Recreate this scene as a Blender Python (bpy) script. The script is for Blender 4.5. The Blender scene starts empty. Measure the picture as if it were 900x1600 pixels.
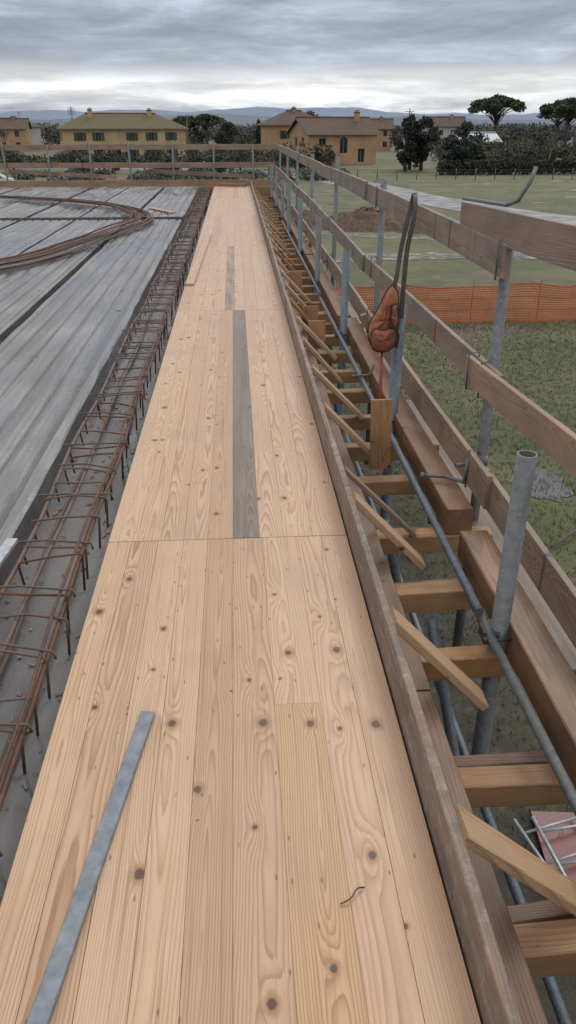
import bpy, math, random
from mathutils import Vector, Matrix
R = random.Random(11)
rad = math.radians
scene = bpy.context.scene
GZ = -5.0

# ------------------------------------------------------------ node helper
class NB:
    def __init__(s, nt):
        s.nt = nt; s.nt.nodes.clear()
    def new(s, t): return s.nt.nodes.new(t)
    def put(s, sock, v):
        if v is None: return
        if isinstance(v, bpy.types.NodeSocket): s.nt.links.new(v, sock)
        else:
            if sock.type == 'RGBA' and len(v) == 3: v = (*v, 1)
            sock.default_value = v
    def m(s, op, a, b=None, c=None, clamp=False):
        n = s.new('ShaderNodeMath'); n.operation = op; n.use_clamp = clamp
        s.put(n.inputs[0], a); s.put(n.inputs[1], b); s.put(n.inputs[2], c)
        return n.outputs[0]
    def vm(s, op, a, b=None):
        n = s.new('ShaderNodeVectorMath'); n.operation = op
        s.put(n.inputs[0], a); s.put(n.inputs[1], b)
        return n.outputs['Value'] if op in ('LENGTH', 'DOT_PRODUCT', 'DISTANCE') else n.outputs[0]
    def sep(s, v):
        n = s.new('ShaderNodeSeparateXYZ'); s.put(n.inputs[0], v); return n.outputs
    def comb(s, x=0., y=0., z=0.):
        n = s.new('ShaderNodeCombineXYZ')
        s.put(n.inputs[0], x); s.put(n.inputs[1], y); s.put(n.inputs[2], z); return n.outputs[0]
    def noise(s, v, scale=1., detail=4., rough=.55, dist=0.):
        n = s.new('ShaderNodeTexNoise'); s.put(n.inputs['Vector'], v)
        n.inputs['Scale'].default_value = scale; n.inputs['Detail'].default_value = detail
        n.inputs['Roughness'].default_value = rough; n.inputs['Distortion'].default_value = dist
        return n.outputs[0]
    def vor(s, v, scale=1., dims='2D'):
        n = s.new('ShaderNodeTexVoronoi'); n.voronoi_dimensions = dims
        s.put(n.inputs['Vector'], v); n.inputs['Scale'].default_value = scale
        return n.outputs
    def ramp(s, f, stops, interp='LINEAR'):
        n = s.new('ShaderNodeValToRGB'); s.put(n.inputs[0], f)
        cr = n.color_ramp; cr.interpolation = interp
        while len(cr.elements) < len(stops): cr.elements.new(.5)
        for e, (p, c) in zip(cr.elements, stops):
            e.position = p
            if not hasattr(c, '__len__'): c = (c, c, c)
            e.color = (*c[:3], 1)
        return n.outputs[0]
    def mr(s, f, a, b, c=0., d=1., smooth=False):
        n = s.new('ShaderNodeMapRange'); n.clamp = True
        if smooth: n.interpolation_type = 'SMOOTHSTEP'
        s.put(n.inputs[0], f)
        for i, v in enumerate((a, b, c, d)): s.put(n.inputs[i+1], v)
        return n.outputs[0]
    def mix(s, f, a, b, mode='MIX'):
        n = s.new('ShaderNodeMix'); n.data_type = 'RGBA'; n.blend_type = mode
        s.put(n.inputs[0], f); s.put(n.inputs[6], a); s.put(n.inputs[7], b)
        return n.outputs[2]
    def attr(s, name):
        n = s.new('ShaderNodeAttribute'); n.attribute_name = name; return n.outputs
    def pos(s): return s.new('ShaderNodeNewGeometry').outputs['Position']
    def obj(s): return s.new('ShaderNodeTexCoord').outputs['Object']
    def scale(s, v, k):
        return s.vm('MULTIPLY', v, k)
    def bump(s, h, strength=.3, dist=.01):
        n = s.new('ShaderNodeBump'); s.put(n.inputs['Height'], h)
        n.inputs['Strength'].default_value = strength; n.inputs['Distance'].default_value = dist
        return n.outputs[0]
    def out(s, col, rough=.6, metal=0., normal=None, spec=None, coat=None):
        p = s.new('ShaderNodeBsdfPrincipled'); o = s.new('ShaderNodeOutputMaterial')
        s.put(p.inputs['Base Color'], col); s.put(p.inputs['Roughness'], rough); s.put(p.inputs['Metallic'], metal)
        if normal is not None: s.put(p.inputs['Normal'], normal)
        if spec is not None: s.put(p.inputs['Specular IOR Level'], spec)
        s.nt.links.new(p.outputs[0], o.inputs[0])

def mat(name):
    m = bpy.data.materials.new(name); m.use_nodes = True
    return m, NB(m.node_tree)

# ------------------------------------------------------------ materials
def wood_mat(name, light, mid, dark, knotc, ringf=150., rough=.6, gray=(.20, .175, .15), dirt=0., knots=1., stain=0., kd=(8., 3.1), splash=0.):
    m, b = mat(name)
    g = b.attr('gc')['Vector']; rv = b.attr('rv')['Fac']; wv = b.attr('wv')['Fac']
    x, y, z = b.sep(g)
    rr = b.m('MULTIPLY', rv, 37.)
    bc = b.m('FRACT', b.m('MULTIPLY', rv, 113.7))      # per-board contrast
    n1 = b.noise(b.comb(b.m('MULTIPLY', y, .45), rr, 0.), 1., 2.)
    n2 = b.noise(b.comb(b.m('MULTIPLY', y, .45), rr, 9.), 1., 2.)
    kv = b.comb(b.m('MULTIPLY', x, kd[0]), b.m('MULTIPLY', y, kd[1]), 0.)
    vo = b.vor(kv, 1.)
    dif = b.vm('MULTIPLY', b.vm('SUBTRACT', kv, vo['Position']), (1/kd[0], 1/kd[1], 0.))
    d = b.vm('LENGTH', b.vm('MULTIPLY', dif, (1., .8, 0.)))
    d = b.m('ADD', d, b.m('MULTIPLY', b.m('SUBTRACT', b.noise(g, 60., 2.), .5), .009))
    dl = b.vm('LENGTH', b.vm('MULTIPLY', dif, (1., .3, 0.)))
    kr = b.mr(b.m('POWER', b.sep(vo['Color'])[0], 1.8), .06, 1., -.001, .0135 * knots)
    q = b.m('DIVIDE', d, b.m('MAXIMUM', kr, .0004))
    knot = b.mr(q, .75, 1.15, 1., 0.)
    halo = b.mr(q, 1., 2.6, 1., 0., True)
    kon = b.mr(kr, 0., .006)
    defl = b.m('MULTIPLY', kon, b.m('EXPONENT', b.m('MULTIPLY', b.m('POWER', b.m('DIVIDE', dl, .022), 2.), -1.)))
    u = b.m('ADD', x, b.m('MULTIPLY', b.m('SUBTRACT', n1, .5), .16))
    v = b.m('ADD', z, b.m('MULTIPLY', b.m('SUBTRACT', n2, .5), .16))
    r = b.vm('LENGTH', b.comb(u, v, 0.))
    fn = b.noise(b.vm('MULTIPLY', g, (28., 2.0, 28.)), 1., 3.)
    t = b.m('ADD', b.m('MULTIPLY', r, ringf), b.m('ADD', b.m('MULTIPLY', fn, 1.5), b.m('MULTIPLY', defl, 2.6)))
    fr = b.m('FRACT', t)
    col = b.ramp(fr, [(0, light), (.3, light), (.68, mid), (.9, dark), (1., light)])
    lown = b.noise(b.vm('MULTIPLY', g, (9., .9, 9.)), 1., 3.)
    col = b.mix(b.m('MULTIPLY', b.mr(lown, .35, .7, .1, .7), b.mr(bc, 0., 1., .2, 1.05)), col, light)
    fib = b.noise(b.vm('MULTIPLY', g, (420., 7., 420.)), 1., 2.)
    col = b.mix(b.mr(fib, .35, .75, 0., .35), col, mid)
    stk = b.noise(b.vm('MULTIPLY', g, (75., .9, 75.)), 1., 3.)
    col = b.mix(b.mr(stk, .52, .68, 0., .6), col, mid)
    stk2 = b.noise(b.vm('MULTIPLY', g, (160., 1.3, 160.)), 1., 2.)
    col = b.mix(b.mr(stk2, .60, .72, 0., .65), col, dark)
    col = b.mix(b.mr(b.noise(g, 3.5, 4.), .42, .75, 0., .35), col, mid)
    tint = b.ramp(rv, [(0, (.80, .73, .67)), (.3, (.95, .91, .89)), (.6, (1, 1, 1)), (.85, (.99, .95, .88)), (1, (.88, .77, .60))])
    col = b.mix(1., col, tint, 'MULTIPLY')
    col = b.mix(b.m('MULTIPLY', halo, b.m('MULTIPLY', kon, .7)), col, dark)
    kin = b.m('FRACT', b.m('MULTIPLY', d, 320.))
    kcol = b.mix(b.m('MULTIPLY', kin, .6), knotc, (knotc[0]*.35, knotc[1]*.3, knotc[2]*.3))
    col = b.mix(b.m('MULTIPLY', knot, b.mr(kr, 0., .003)), col, kcol)
    pv = b.vor(b.scale(g, (30., 9., 1.)), 1.)
    pin = b.m('MULTIPLY', b.mr(pv['Distance'], .05, .09, 1., 0.), b.mr(b.sep(pv['Color'])[1], .82, .86))
    col = b.mix(b.m('MULTIPLY', pin, .75), col, knotc)
    gw = b.noise(b.vm('MULTIPLY', g, (14., 1.6, 14.)), 1., 5.)
    gcol = b.mix(1., b.mix(fr, gray, tuple(c * .45 for c in gray)), b.ramp(fib, [(.3, .62), (.7, 1.2)]), 'MULTIPLY')
    gcol = b.mix(b.mr(stk, .5, .68, 0., .65), gcol, tuple(c * .36 for c in gray))
    gcol = b.mix(b.m('MULTIPLY', knot, .7), gcol, (.06, .045, .035))
    wf = b.m('ADD', wv, b.m('MULTIPLY', b.m('SUBTRACT', gw, .5), b.m('MULTIPLY', b.m('SUBTRACT', 1., b.m('ABSOLUTE', b.m('SUBTRACT', b.m('MULTIPLY', wv, 2.), 1.))), 2.2)), clamp=True)
    col = b.mix(wf, col, gcol)
    if dirt:
        P = b.pos()
        dn = b.noise(P, 2.3, 6., .65)
        col = b.mix(b.mr(dn, .48, .75, 0., dirt), col, (.22, .19, .16))
        sp = b.noise(P, 55., 2.)
        col = b.mix(b.mr(sp, .69, .74, 0., dirt * .8), col, (.30, .26, .22))
        if splash:
            s2 = b.noise(P, 24., 5., .7)
            col = b.mix(b.mr(s2, .54, .62, 0., splash), col, (.36, .33, .30))
            s3 = b.noise(b.vm('MULTIPLY', P, (1., 1., 5.)), 5., 5., .7)
            col = b.mix(b.mr(s3, .5, .62, 0., splash), col, (.12, .09, .07))
    if stain:
        sn = b.noise(b.vm('MULTIPLY', g, (8., 2.5, 8.)), 1., 5.)
        col = b.mix(b.mr(sn, .42, .66, 0., stain), col, (.07, .045, .03))
    hh = b.m('ADD', b.m('MULTIPLY', fr, -.35), b.m('ADD', b.m('MULTIPLY', fib, .5), b.m('MULTIPLY', knot, .4)))
    ro = b.mr(fib, .2, .8, rough - .08, rough + .1)
    ro = b.m('ADD', ro, b.m('MULTIPLY', b.m('SUBTRACT', lown, .5), .35))
    b.out(col, ro, 0., b.bump(hh, .28, .0015))
    return m

M = {}
M['deck'] = wood_mat('spruce_panel_wood', (.60, .425, .285), (.48, .30, .175), (.30, .155, .075), (.13, .055, .027), 150., .42, gray=(.205, .165, .125), dirt=.26)
M['joist'] = wood_mat('joist_wood', (.50, .30, .15), (.40, .215, .095), (.24, .12, .05), (.12, .05, .02), 130., .6, dirt=.2, stain=.4)
M['beam'] = wood_mat('brown_beam_wood', (.31, .175, .10), (.22, .115, .06), (.13, .062, .032), (.07, .03, .015), 120., .5, dirt=.2, stain=.6)
M['plank'] = wood_mat('weathered_plank_wood', (.44, .29, .19), (.34, .21, .13), (.17, .10, .06), (.07, .04, .025), 150., .7, gray=(.31, .27, .235), dirt=.35, stain=.35)
M['kick'] = wood_mat('kick_board_wood', (.40, .27, .18), (.30, .19, .125), (.17, .10, .06), (.07, .04, .025), 140., .65, gray=(.27, .23, .20), dirt=.5, stain=.45, splash=.55)

def metal(name, col, rough, metal_, rust=0., sc=30., rc=(.16, .07, .035), spk=.4):
    m, b = mat(name); P = b.pos()
    n = b.noise(P, sc, 4.)
    c = b.mix(b.mr(n, .3, .7), tuple(k * .75 for k in col), tuple(min(1, k * 1.2) for k in col))
    n2 = b.noise(P, 9., 5., .7)
    c = b.mix(b.mr(n2, .52, .7, 0., rust), c, rc)
    c = b.mix(b.mr(b.noise(P, 70., 2.), .62, .7, 0., spk), c, tuple(min(1, k * 2.1) for k in col))
    b.out(c, b.mr(n, .3, .7, rust * .3 + rough - .08, rough + .12), metal_, b.bump(n2, .2, .002))
    return m
M['galv'] = metal('galvanised_steel', (.165, .175, .175), .5, .35, .5, rc=(.12, .085, .06))
M['bluetube'] = metal('painted_blue_grey_steel', (.14, .175, .20), .45, .35, .35)
M['darksteel'] = metal('dark_steel', (.08, .072, .068), .55, .4, .7)
M['alu'] = metal('aluminium_bar', (.215, .235, .26), .42, .3, 0., spk=.12)
M['alul'] = metal('aluminium_light', (.45, .47, .50), .42, .4, 0., spk=.1)

def rebar(name, c1, c2):
    m, b = mat(name); P = b.pos(); n = b.noise(P, 14., 5., .7)
    c = b.mix(b.mr(n, .35, .65), c1, c2)
    w = b.noise(P, 160., 1.)
    b.out(c, .65, .15, b.bump(w, .5, .003)); return m
M['rebar'] = rebar('rebar_grey_rust', (.125, .11, .10), (.16, .085, .055))
M['rust'] = rebar('rebar_rust', (.165, .065, .032), (.08, .042, .028))

def concrete(name, base, wet, dirt_c, rib=True, dark=.5):
    m, b = mat(name); P = b.pos(); X, Y, Z = b.sep(P)
    n = b.noise(P, 1.1, 6., .6); n2 = b.noise(P, 40., 4., .6)
    st = b.noise(b.vm('MULTIPLY', P, (26., .8, 1.)), 1., 4., .6)
    st2 = b.noise(b.vm('MULTIPLY', P, (8., .3, 1.)), 1., 5., .65)
    c = b.mix(b.mr(n, .3, .7), tuple(k * 1.15 for k in base), tuple(k * .65 for k in base))
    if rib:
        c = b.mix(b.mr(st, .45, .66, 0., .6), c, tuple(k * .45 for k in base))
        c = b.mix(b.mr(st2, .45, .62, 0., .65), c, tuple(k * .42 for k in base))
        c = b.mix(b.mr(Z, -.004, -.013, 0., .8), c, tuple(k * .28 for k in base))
    c = b.mix(b.mr(n2, .55, .75, 0., .35), c, tuple(k * 1.35 for k in base))
    wf = b.mr(b.noise(b.vm('MULTIPLY', P, (1.8, .55, 1.)), 1., 6., .62, .6), .45, .57)
    wf = b.m('MULTIPLY', wf, wet)
    c = b.mix(b.m('MULTIPLY', wf, dark), c, tuple(k * .35 for k in base))
    c = b.mix(b.mr(b.noise(P, 3.3, 6., .7), .6, .72, 0., .6), c, dirt_c)
    v = b.vor(b.scale(P, (26., 26., 26.)), 1., '3D')
    c = b.mix(b.m('MULTIPLY', b.mr(v['Distance'], .12, .2, 1., 0.), b.mr(b.sep(v['Color'])[0], .8, .85)), c, tuple(k * .3 for k in base))
    h = b.m('ADD', b.m('MULTIPLY', n2, b.m('SUBTRACT', 1.05, wf)), b.m('MULTIPLY', st, b.m('MULTIPLY', b.m('SUBTRACT', 1.1, wf), .8 if rib else .2)))
    b.out(c, b.mr(wf, 0., 1., .55, .08), 0., b.bump(h, .5, .006)); return m
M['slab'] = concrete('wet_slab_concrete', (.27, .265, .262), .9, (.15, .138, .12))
M['trench'] = concrete('trench_concrete', (.19, .18, .17), 1., (.11, .105, .10), rib=False, dark=.6)
M['wallc'] = concrete('wall_concrete', (.16, .15, .14), .2, (.12, .11, .1), rib=False)

def flat(name, col, rough=.6, sc=6., amt=.25, bumpd=.01, metal_=0., use='obj'):
    m, b = mat(name); P = b.obj() if use == 'obj' else b.pos()
    n = b.noise(P, sc, 5., .6)
    c = b.mix(b.mr(n, .3, .7), tuple(k * (1 - amt) for k in col), tuple(k * (1 + amt) for k in col))
    b.out(c, rough, metal_, b.bump(n, .3, bumpd)); return m
M['leather'] = flat('orange_leather', (.34, .115, .05), .42, 28., .4, .002)
M['leather2'] = flat('worn_leather', (.25, .085, .042), .5, 28., .4, .002)
M['strap'] = flat('black_leather', (.03, .02, .016), .6, 30., .4, .002)
M['redwood'] = flat('red_handle_wood', (.26, .05, .03), .5, 20.)
M['net'] = flat('orange_plastic_net', (.56, .13, .04), .5, 2., .2)
M['wall1'] = flat('ochre_plaster', (.46, .33, .185), .85, .5, .18)
M['wall2'] = flat('orange_plaster', (.41, .25, .14), .85, .5, .18)
M['wall3'] = flat('pale_plaster', (.42, .38, .36), .85, .3, .12)
M['glass'] = flat('window_glass', (.02, .025, .03), .12, 1., .1)
M['shut'] = flat('green_shutter', (.04, .055, .045), .5, 4.)
M['frame'] = flat('window_frame', (.24, .19, .15), .6, 4.)
M['shed'] = flat('sheet_metal_roof', (.33, .36, .39), .5, .7, .12, .01, .1)
M['carp'] = flat('car_paint', (.55, .56, .57), .25, 1., .05)
M['tyre'] = flat('tyre_rubber', (.02, .02, .02), .8)
M['bark'] = flat('bark', (.09, .065, .05), .9, 8., .35)
M['twig'] = flat('bare_twig', (.13, .10, .085), .9, 1., .35)
M['redpanel'] = flat('red_film_panel', (.15, .025, .022), .4, 6.)

def roofm(name, c1, c2):
    m, b = mat(name); P = b.obj(); x, y, z = b.sep(P)
    n = b.noise(P, .7, 5., .7); n2 = b.noise(P, 6., 3.)
    c = b.mix(b.mr(n, .35, .65), c1, c2)
    c = b.mix(b.mr(n2, .4, .7, 0., .5), c, tuple(k * .5 for k in c1))
    w = b.m('SINE', b.m('MULTIPLY', x, 22.))
    c = b.mix(b.mr(w, -.2, -1., 0., .5), c, tuple(k * .35 for k in c1))
    b.out(c, .9, 0., b.bump(w, .6, .05)); return m
M['roof1'] = roofm('mossy_roof_tiles', (.17, .13, .075), (.14, .135, .055))
M['roof2'] = roofm('terracotta_roof_tiles', (.15, .095, .07), (.11, .075, .06))

def foliage(name, c1, c2):
    m, b = mat(name); rv = b.attr('rv')['Fac']
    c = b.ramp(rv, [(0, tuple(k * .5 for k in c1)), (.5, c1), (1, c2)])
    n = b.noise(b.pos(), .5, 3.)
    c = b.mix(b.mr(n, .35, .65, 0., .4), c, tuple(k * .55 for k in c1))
    b.out(c, .8); return m
M['pine'] = foliage('pine_foliage', (.055, .075, .038), (.10, .125, .06))
M['dark'] = foliage('dark_evergreen_foliage', (.028, .04, .028), (.052, .068, .042))
M['olive'] = foliage('olive_foliage', (.095, .105, .08), (.165, .17, .14))
M['mixed'] = foliage('mixed_foliage', (.085, .08, .058), (.15, .13, .10))
M['greenf'] = foliage('green_foliage', (.05, .066, .036), (.10, .12, .06))
M['hazy'] = foliage('distant_foliage', (.095, .11, .118), (.14, .152, .162))  # haze of distance is mixed into these leaf colours
M['grassb'] = foliage('grass_blades', (.085, .10, .036), (.16, .165, .07))

m, b = mat('grass_ground'); P = b.pos()
n1 = b.noise(P, .035, 5., .6); n2 = b.noise(P, .30, 6., .68); n3 = b.noise(P, 5., 5., .7); n4 = b.noise(P, 30., 3., .7)
nb = b.noise(b.vm('MULTIPLY', P, (.05, .16, 1.)), 1., 6., .65)
c = b.mix(b.mr(n1, .38, .6), (.09, .108, .040), (.155, .15, .066))
c = b.mix(b.mr(nb, .44, .58, 0., .8), c, (.18, .16, .09))
c = b.mix(b.mr(n2, .42, .6, 0., .85), c, (.062, .078, .028))
c = b.mix(b.mr(n3, .45, .7, 0., .6), c, (.15, .14, .07))
c = b.mix(b.mr(n4, .5, .7, 0., .45), c, (.045, .055, .02))
mud = b.noise(b.vm('ADD', P, (31., 7., 0.)), .22, 6., .68)
mm = b.mr(mud, .52, .62, 0., .75)
c = b.mix(mm, c, (.115, .09, .062))
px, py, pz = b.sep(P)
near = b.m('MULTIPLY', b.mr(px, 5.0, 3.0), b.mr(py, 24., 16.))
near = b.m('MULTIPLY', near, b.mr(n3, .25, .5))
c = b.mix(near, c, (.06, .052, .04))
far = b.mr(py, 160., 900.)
c = b.mix(far, c, (.10, .115, .108))  # distance haze painted into the ground colour
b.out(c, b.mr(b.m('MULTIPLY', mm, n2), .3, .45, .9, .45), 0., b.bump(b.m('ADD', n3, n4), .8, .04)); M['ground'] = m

m, b = mat('asphalt_road'); P = b.pos()
n = b.noise(P, .6, 5.); n2 = b.noise(P, 30., 3.)
c = b.mix(b.mr(n, .3, .7), (.14, .14, .148), (.20, .20, .21)); c = b.mix(b.mr(n2, .5, .7, 0., .4), c, (.11, .11, .11))
b.out(c, b.mr(n, .4, .6, .75, .5)); M['road'] = m
m, b = mat('mud_track'); P = b.pos(); n = b.noise(P, 1.2, 6., .7)
c = b.mix(b.mr(n, .4, .62), (.10, .09, .055), (.18, .155, .125)); b.out(c, b.mr(n, .5, .6, .9, .35), 0., b.bump(n, .8, .08)); M['mud'] = m
m, b = mat('dirt_heap'); P = b.pos(); n = b.noise(P, 3., 6., .7)
c = b.mix(b.mr(n, .35, .65), (.085, .052, .035), (.17, .11, .08)); b.out(c, .95, 0., b.bump(n, 1., .15)); M['dirt'] = m
m, b = mat('puddle_water'); b.out((.05, .05, .045), .05); M['water'] = m
def hillm(name, a, c2):  # blue-grey tones carry the aerial haze in the hill colour itself
    m, b = mat(name); P = b.pos(); n = b.noise(P, .004, 6., .65)
    b.out(b.mix(b.mr(n, .35, .65), a, c2), 1.); return m
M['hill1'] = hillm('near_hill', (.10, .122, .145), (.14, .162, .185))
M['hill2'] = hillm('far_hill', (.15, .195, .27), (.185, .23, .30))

# ------------------------------------------------------------ mesh builder
def frame(d):
    d = d.normalized()
    up = Vector((0, 0, 1)) if abs(d.z) < .95 else Vector((0, 1, 0))
    s = d.cross(up).normalized(); return s, s.cross(d).normalized()

class MB:
    def __init__(s): s.v = []; s.f = []; s.mi = []; s.gc = []; s.rv = []; s.wv = []; s.sm = []
    def av(s, co, gc=(0, 0, 0), rv=.5, wv=0.):
        s.v.append(tuple(co)); s.gc.extend(gc); s.rv.append(rv); s.wv.append(wv); return len(s.v) - 1
    def af(s, idx, mi=0, sm=False): s.f.append(tuple(idx)); s.mi.append(mi); s.sm.append(sm)
    def beam(s, p0, p1, w, h, up=(0, 0, 1), mi=0, wv=0., rv=None, ch=.003, nseg=1, bow=0., pith=None):
        p0 = Vector(p0); p1 = Vector(p1); d = p1 - p0; L = d.length; dn = d / L
        up = Vector(up); sd = dn.cross(up)
        if sd.length < 1e-4: sd = dn.cross(Vector((0, 1, 0)))
        sd.normalize(); u = sd.cross(dn).normalized()
        rv = R.random() if rv is None else rv
        ox, oz = pith if pith else (R.uniform(-.12, .12), R.choice((-1, 1)) * R.uniform(.02, .16))
        oy = R.uniform(0, 60)
        c = min(ch, w * .3, h * .3)
        prof = [(-w/2 + c, -h/2), (w/2 - c, -h/2), (w/2, -h/2 + c), (w/2, h/2 - c), (w/2 - c, h/2), (-w/2 + c, h/2), (-w/2, h/2 - c), (-w/2, -h/2 + c)]
        rings = []
        ph = R.uniform(0, 6)
        for k in range(nseg + 1):
            t = k / nseg; q = p0 + d * t
            off = bow * math.sin(t * math.pi * 1.4 + ph)
            q = q + sd * off * .6 + u * off * .5
            rings.append([s.av(q + sd * a + u * e, (a + ox, t * L + oy, e + oz), rv, wv) for a, e in prof])
        for a, e in zip(rings, rings[1:]):
            for i in range(8): j = (i + 1) % 8; s.af((a[i], a[j], e[j], e[i]), mi)
        s.af(rings[0][::-1], mi); s.af(rings[-1], mi)
    def tube(s, pts, r, n=8, mi=0, cap=True, rv=.5):
        pts = [Vector(p) for p in pts]; rr = r if hasattr(r, '__len__') else [r] * len(pts)
        rings = []; sd = None
        for k, p in enumerate(pts):
            a = pts[max(k - 1, 0)]; c = pts[min(k + 1, len(pts) - 1)]; d = (c - a)
            if d.length < 1e-9: d = Vector((0, 0, 1))
            d.normalize()
            if sd is None: sd, up = frame(d)
            else:
                sd = (sd - d * sd.dot(d))
                if sd.length < 1e-4: sd, _ = frame(d)
                sd.normalize()
            up = sd.cross(d)
            rings.append([s.av(p + sd * math.cos(2*math.pi*i/n) * rr[k] + up * math.sin(2*math.pi*i/n) * rr[k], (0, 0, 0), rv) for i in range(n)])
        for a, e in zip(rings, rings[1:]):
            for i in range(n): j = (i + 1) % n; s.af((a[i], e[i], e[j], a[j]), mi, True)
        if cap: s.af(rings[0], mi); s.af(rings[-1][::-1], mi)
    def hollow(s, p0, p1, r, n=20, mi=0, mi2=None):  # bore takes the darker mi2 colour to paint in shade of the hollow
        p0 = Vector(p0); p1 = Vector(p1); d = (p1 - p0).normalized(); sd, up = frame(d)
        seq = [(p0, r), (p1, r), (p1, r * .84), (p1 - d * .12, r * .84)]
        rings = [[s.av(q + sd * math.cos(2*math.pi*i/n) * k + up * math.sin(2*math.pi*i/n) * k) for i in range(n)] for q, k in seq]
        for z, (a, e) in enumerate(zip(rings, rings[1:])):
            for i in range(n): j = (i + 1) % n; s.af((a[i], e[i], e[j], a[j]), (mi2 if (z == 2 and mi2 is not None) else mi), z != 1)
        s.af(rings[-1][::-1], mi2 if mi2 is not None else mi); s.af(rings[0], mi)
    def box(s, a, c, mi=0, rv=.5):
        x0, y0, z0 = a; x1, y1, z1 = c
        i = [s.av(q, q, rv) for q in ((x0,y0,z0),(x1,y0,z0),(x1,y1,z0),(x0,y1,z0),(x0,y0,z1),(x1,y0,z1),(x1,y1,z1),(x0,y1,z1))]
        for f in ((0,3,2,1),(4,5,6,7),(0,1,5,4),(1,2,6,5),(2,3,7,6),(3,0,4,7)): s.af([i[k] for k in f], mi)
    def poly(s, pts, mi=0, rv=.5): s.af([s.av(p, p, rv) for p in pts], mi)
    def leaf(s, c, sz, rv, mi=0):
        a = Vector((R.gauss(0, 1), R.gauss(0, 1), R.gauss(0, 1))).normalized()
        e = a.orthogonal().normalized(); f = a.cross(e); th = R.uniform(0, 6.28)
        e, f = e * math.cos(th) + f * math.sin(th), f * math.cos(th) - e * math.sin(th)
        c = Vector(c); w = sz * R.uniform(.4, .8); l = sz * R.uniform(.7, 1.3)
        s.af([s.av(c - e * l, rv=rv), s.av(c + f * w, rv=rv), s.av(c + e * l, rv=rv), s.av(c - f * w, rv=rv)], mi)
    def obj(s, name, mats, parent=None, loc=None):
        me = bpy.data.meshes.new(name); me.from_pydata(s.v, [], s.f)
        for k in mats: me.materials.append(M[k])
        me.polygons.foreach_set('material_index', s.mi); me.polygons.foreach_set('use_smooth', s.sm)
        a = me.attributes.new('gc', 'FLOAT_VECTOR', 'POINT'); a.data.foreach_set('vector', s.gc)
        a = me.attributes.new('rv', 'FLOAT', 'POINT'); a.data.foreach_set('value', s.rv)
        a = me.attributes.new('wv', 'FLOAT', 'POINT'); a.data.foreach_set('value', s.wv)
        me.update(); o = bpy.data.objects.new(name, me); scene.collection.objects.link(o)
        if parent: o.parent = parent
        if loc: o.location = loc
        return o

# ------------------------------------------------------------ deck
XL, XR = -.516, .479
panels = [(-2.2, 2.83), (2.834, 7.26), (7.264, 11.47), (11.474, 15.6), (15.604, 19.4), (19.404, 23.2)]
strips1 = [-.516, -.42, -.31, -.205, -.105, 0., .124, .262, .37, .479]
deck = bpy.data.objects.new('timber_formwork_deck', None); scene.collection.objects.link(deck)
for pi, (y0, y1) in enumerate(panels):
    mb = MB()
    mb.box((XL + .004, y0 + .003, -.045), (XR - .004, y1 - .003, -.0275), 1)  # dark backing sheet, its colour stands in for shade in the board gaps
    if pi == 0: xs = strips1
    elif pi == 1: xs = [-.516, -.40, -.30, -.205, -.105, 0., .112, .215, .335, .479]
    elif pi == 2: xs = [-.516, -.41, -.29, -.18, -.075, .015, .12, .235, .36, .479]
    else:
        xs = [XL]
        while xs[-1] < XR - .15: xs.append(xs[-1] + R.uniform(.085, .13))
        xs.append(XR)
    for k, (a, e) in enumerate(zip(xs, xs[1:])):
        cuts = [y0]
        if pi == 0 and k == 6: cuts += [1.79]
        elif pi == 1 and k in (6, 7): cuts += [3.78]
        elif pi > 2 and R.random() < .2: cuts += [R.uniform(y0 + .8, y1 - .8)]
        cuts.append(y1)
        for ci, (c0, c1) in enumerate(zip(cuts, cuts[1:])):
            g = R.uniform(.0001, .0007); dz = R.uniform(-.0003, .0003)
            wv = 0.; rv = R.uniform(.28, .8)
            if pi == 0 and k == 6: rv = .95 if ci == 0 else .5
            if pi == 1 and k == 5: wv = .88
            elif pi == 2 and k == 4: wv = .55
            elif R.random() < .1: rv = R.uniform(.05, .25)
            mb.beam(((a + e) / 2, c0 + .0003, -.0135 + dz), ((a + e) / 2, c1 - .0003, -.0135 + dz), e - a - 2 * g, .027, wv=wv, rv=rv, ch=.0007,
                    pith=(R.uniform(-.05, .05), R.choice((-1, 1)) * R.uniform(.0, .12)))
    mb.obj('formwork_panel', ['deck', 'darksteel'], deck)
mb = MB()
for y in [k * .6 for k in range(-2, 39)]:
    mb.beam((-.49, y, -.1), (.47, y, -.1), .07, .1)
mb.obj('bearers', ['joist'], deck)

# kick board
segs = [(-1.5, 3.0), (3.005, 7.05), (7.055, 11.1), (11.105, 15.2), (15.205, 19.2), (19.205, 23.2)]
for i, (a, c) in enumerate(segs):
    mb = MB(); dx = R.uniform(-.003, .003)
    mb.beam((.497 + dx, a, .05), (.497 - dx, c, .05), .027, .195, wv=.5 + R.uniform(-.1, .1), rv=R.uniform(.1, .5), nseg=12, bow=.004)
    mb.obj('timber_kick_board', ['kick'])

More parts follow.
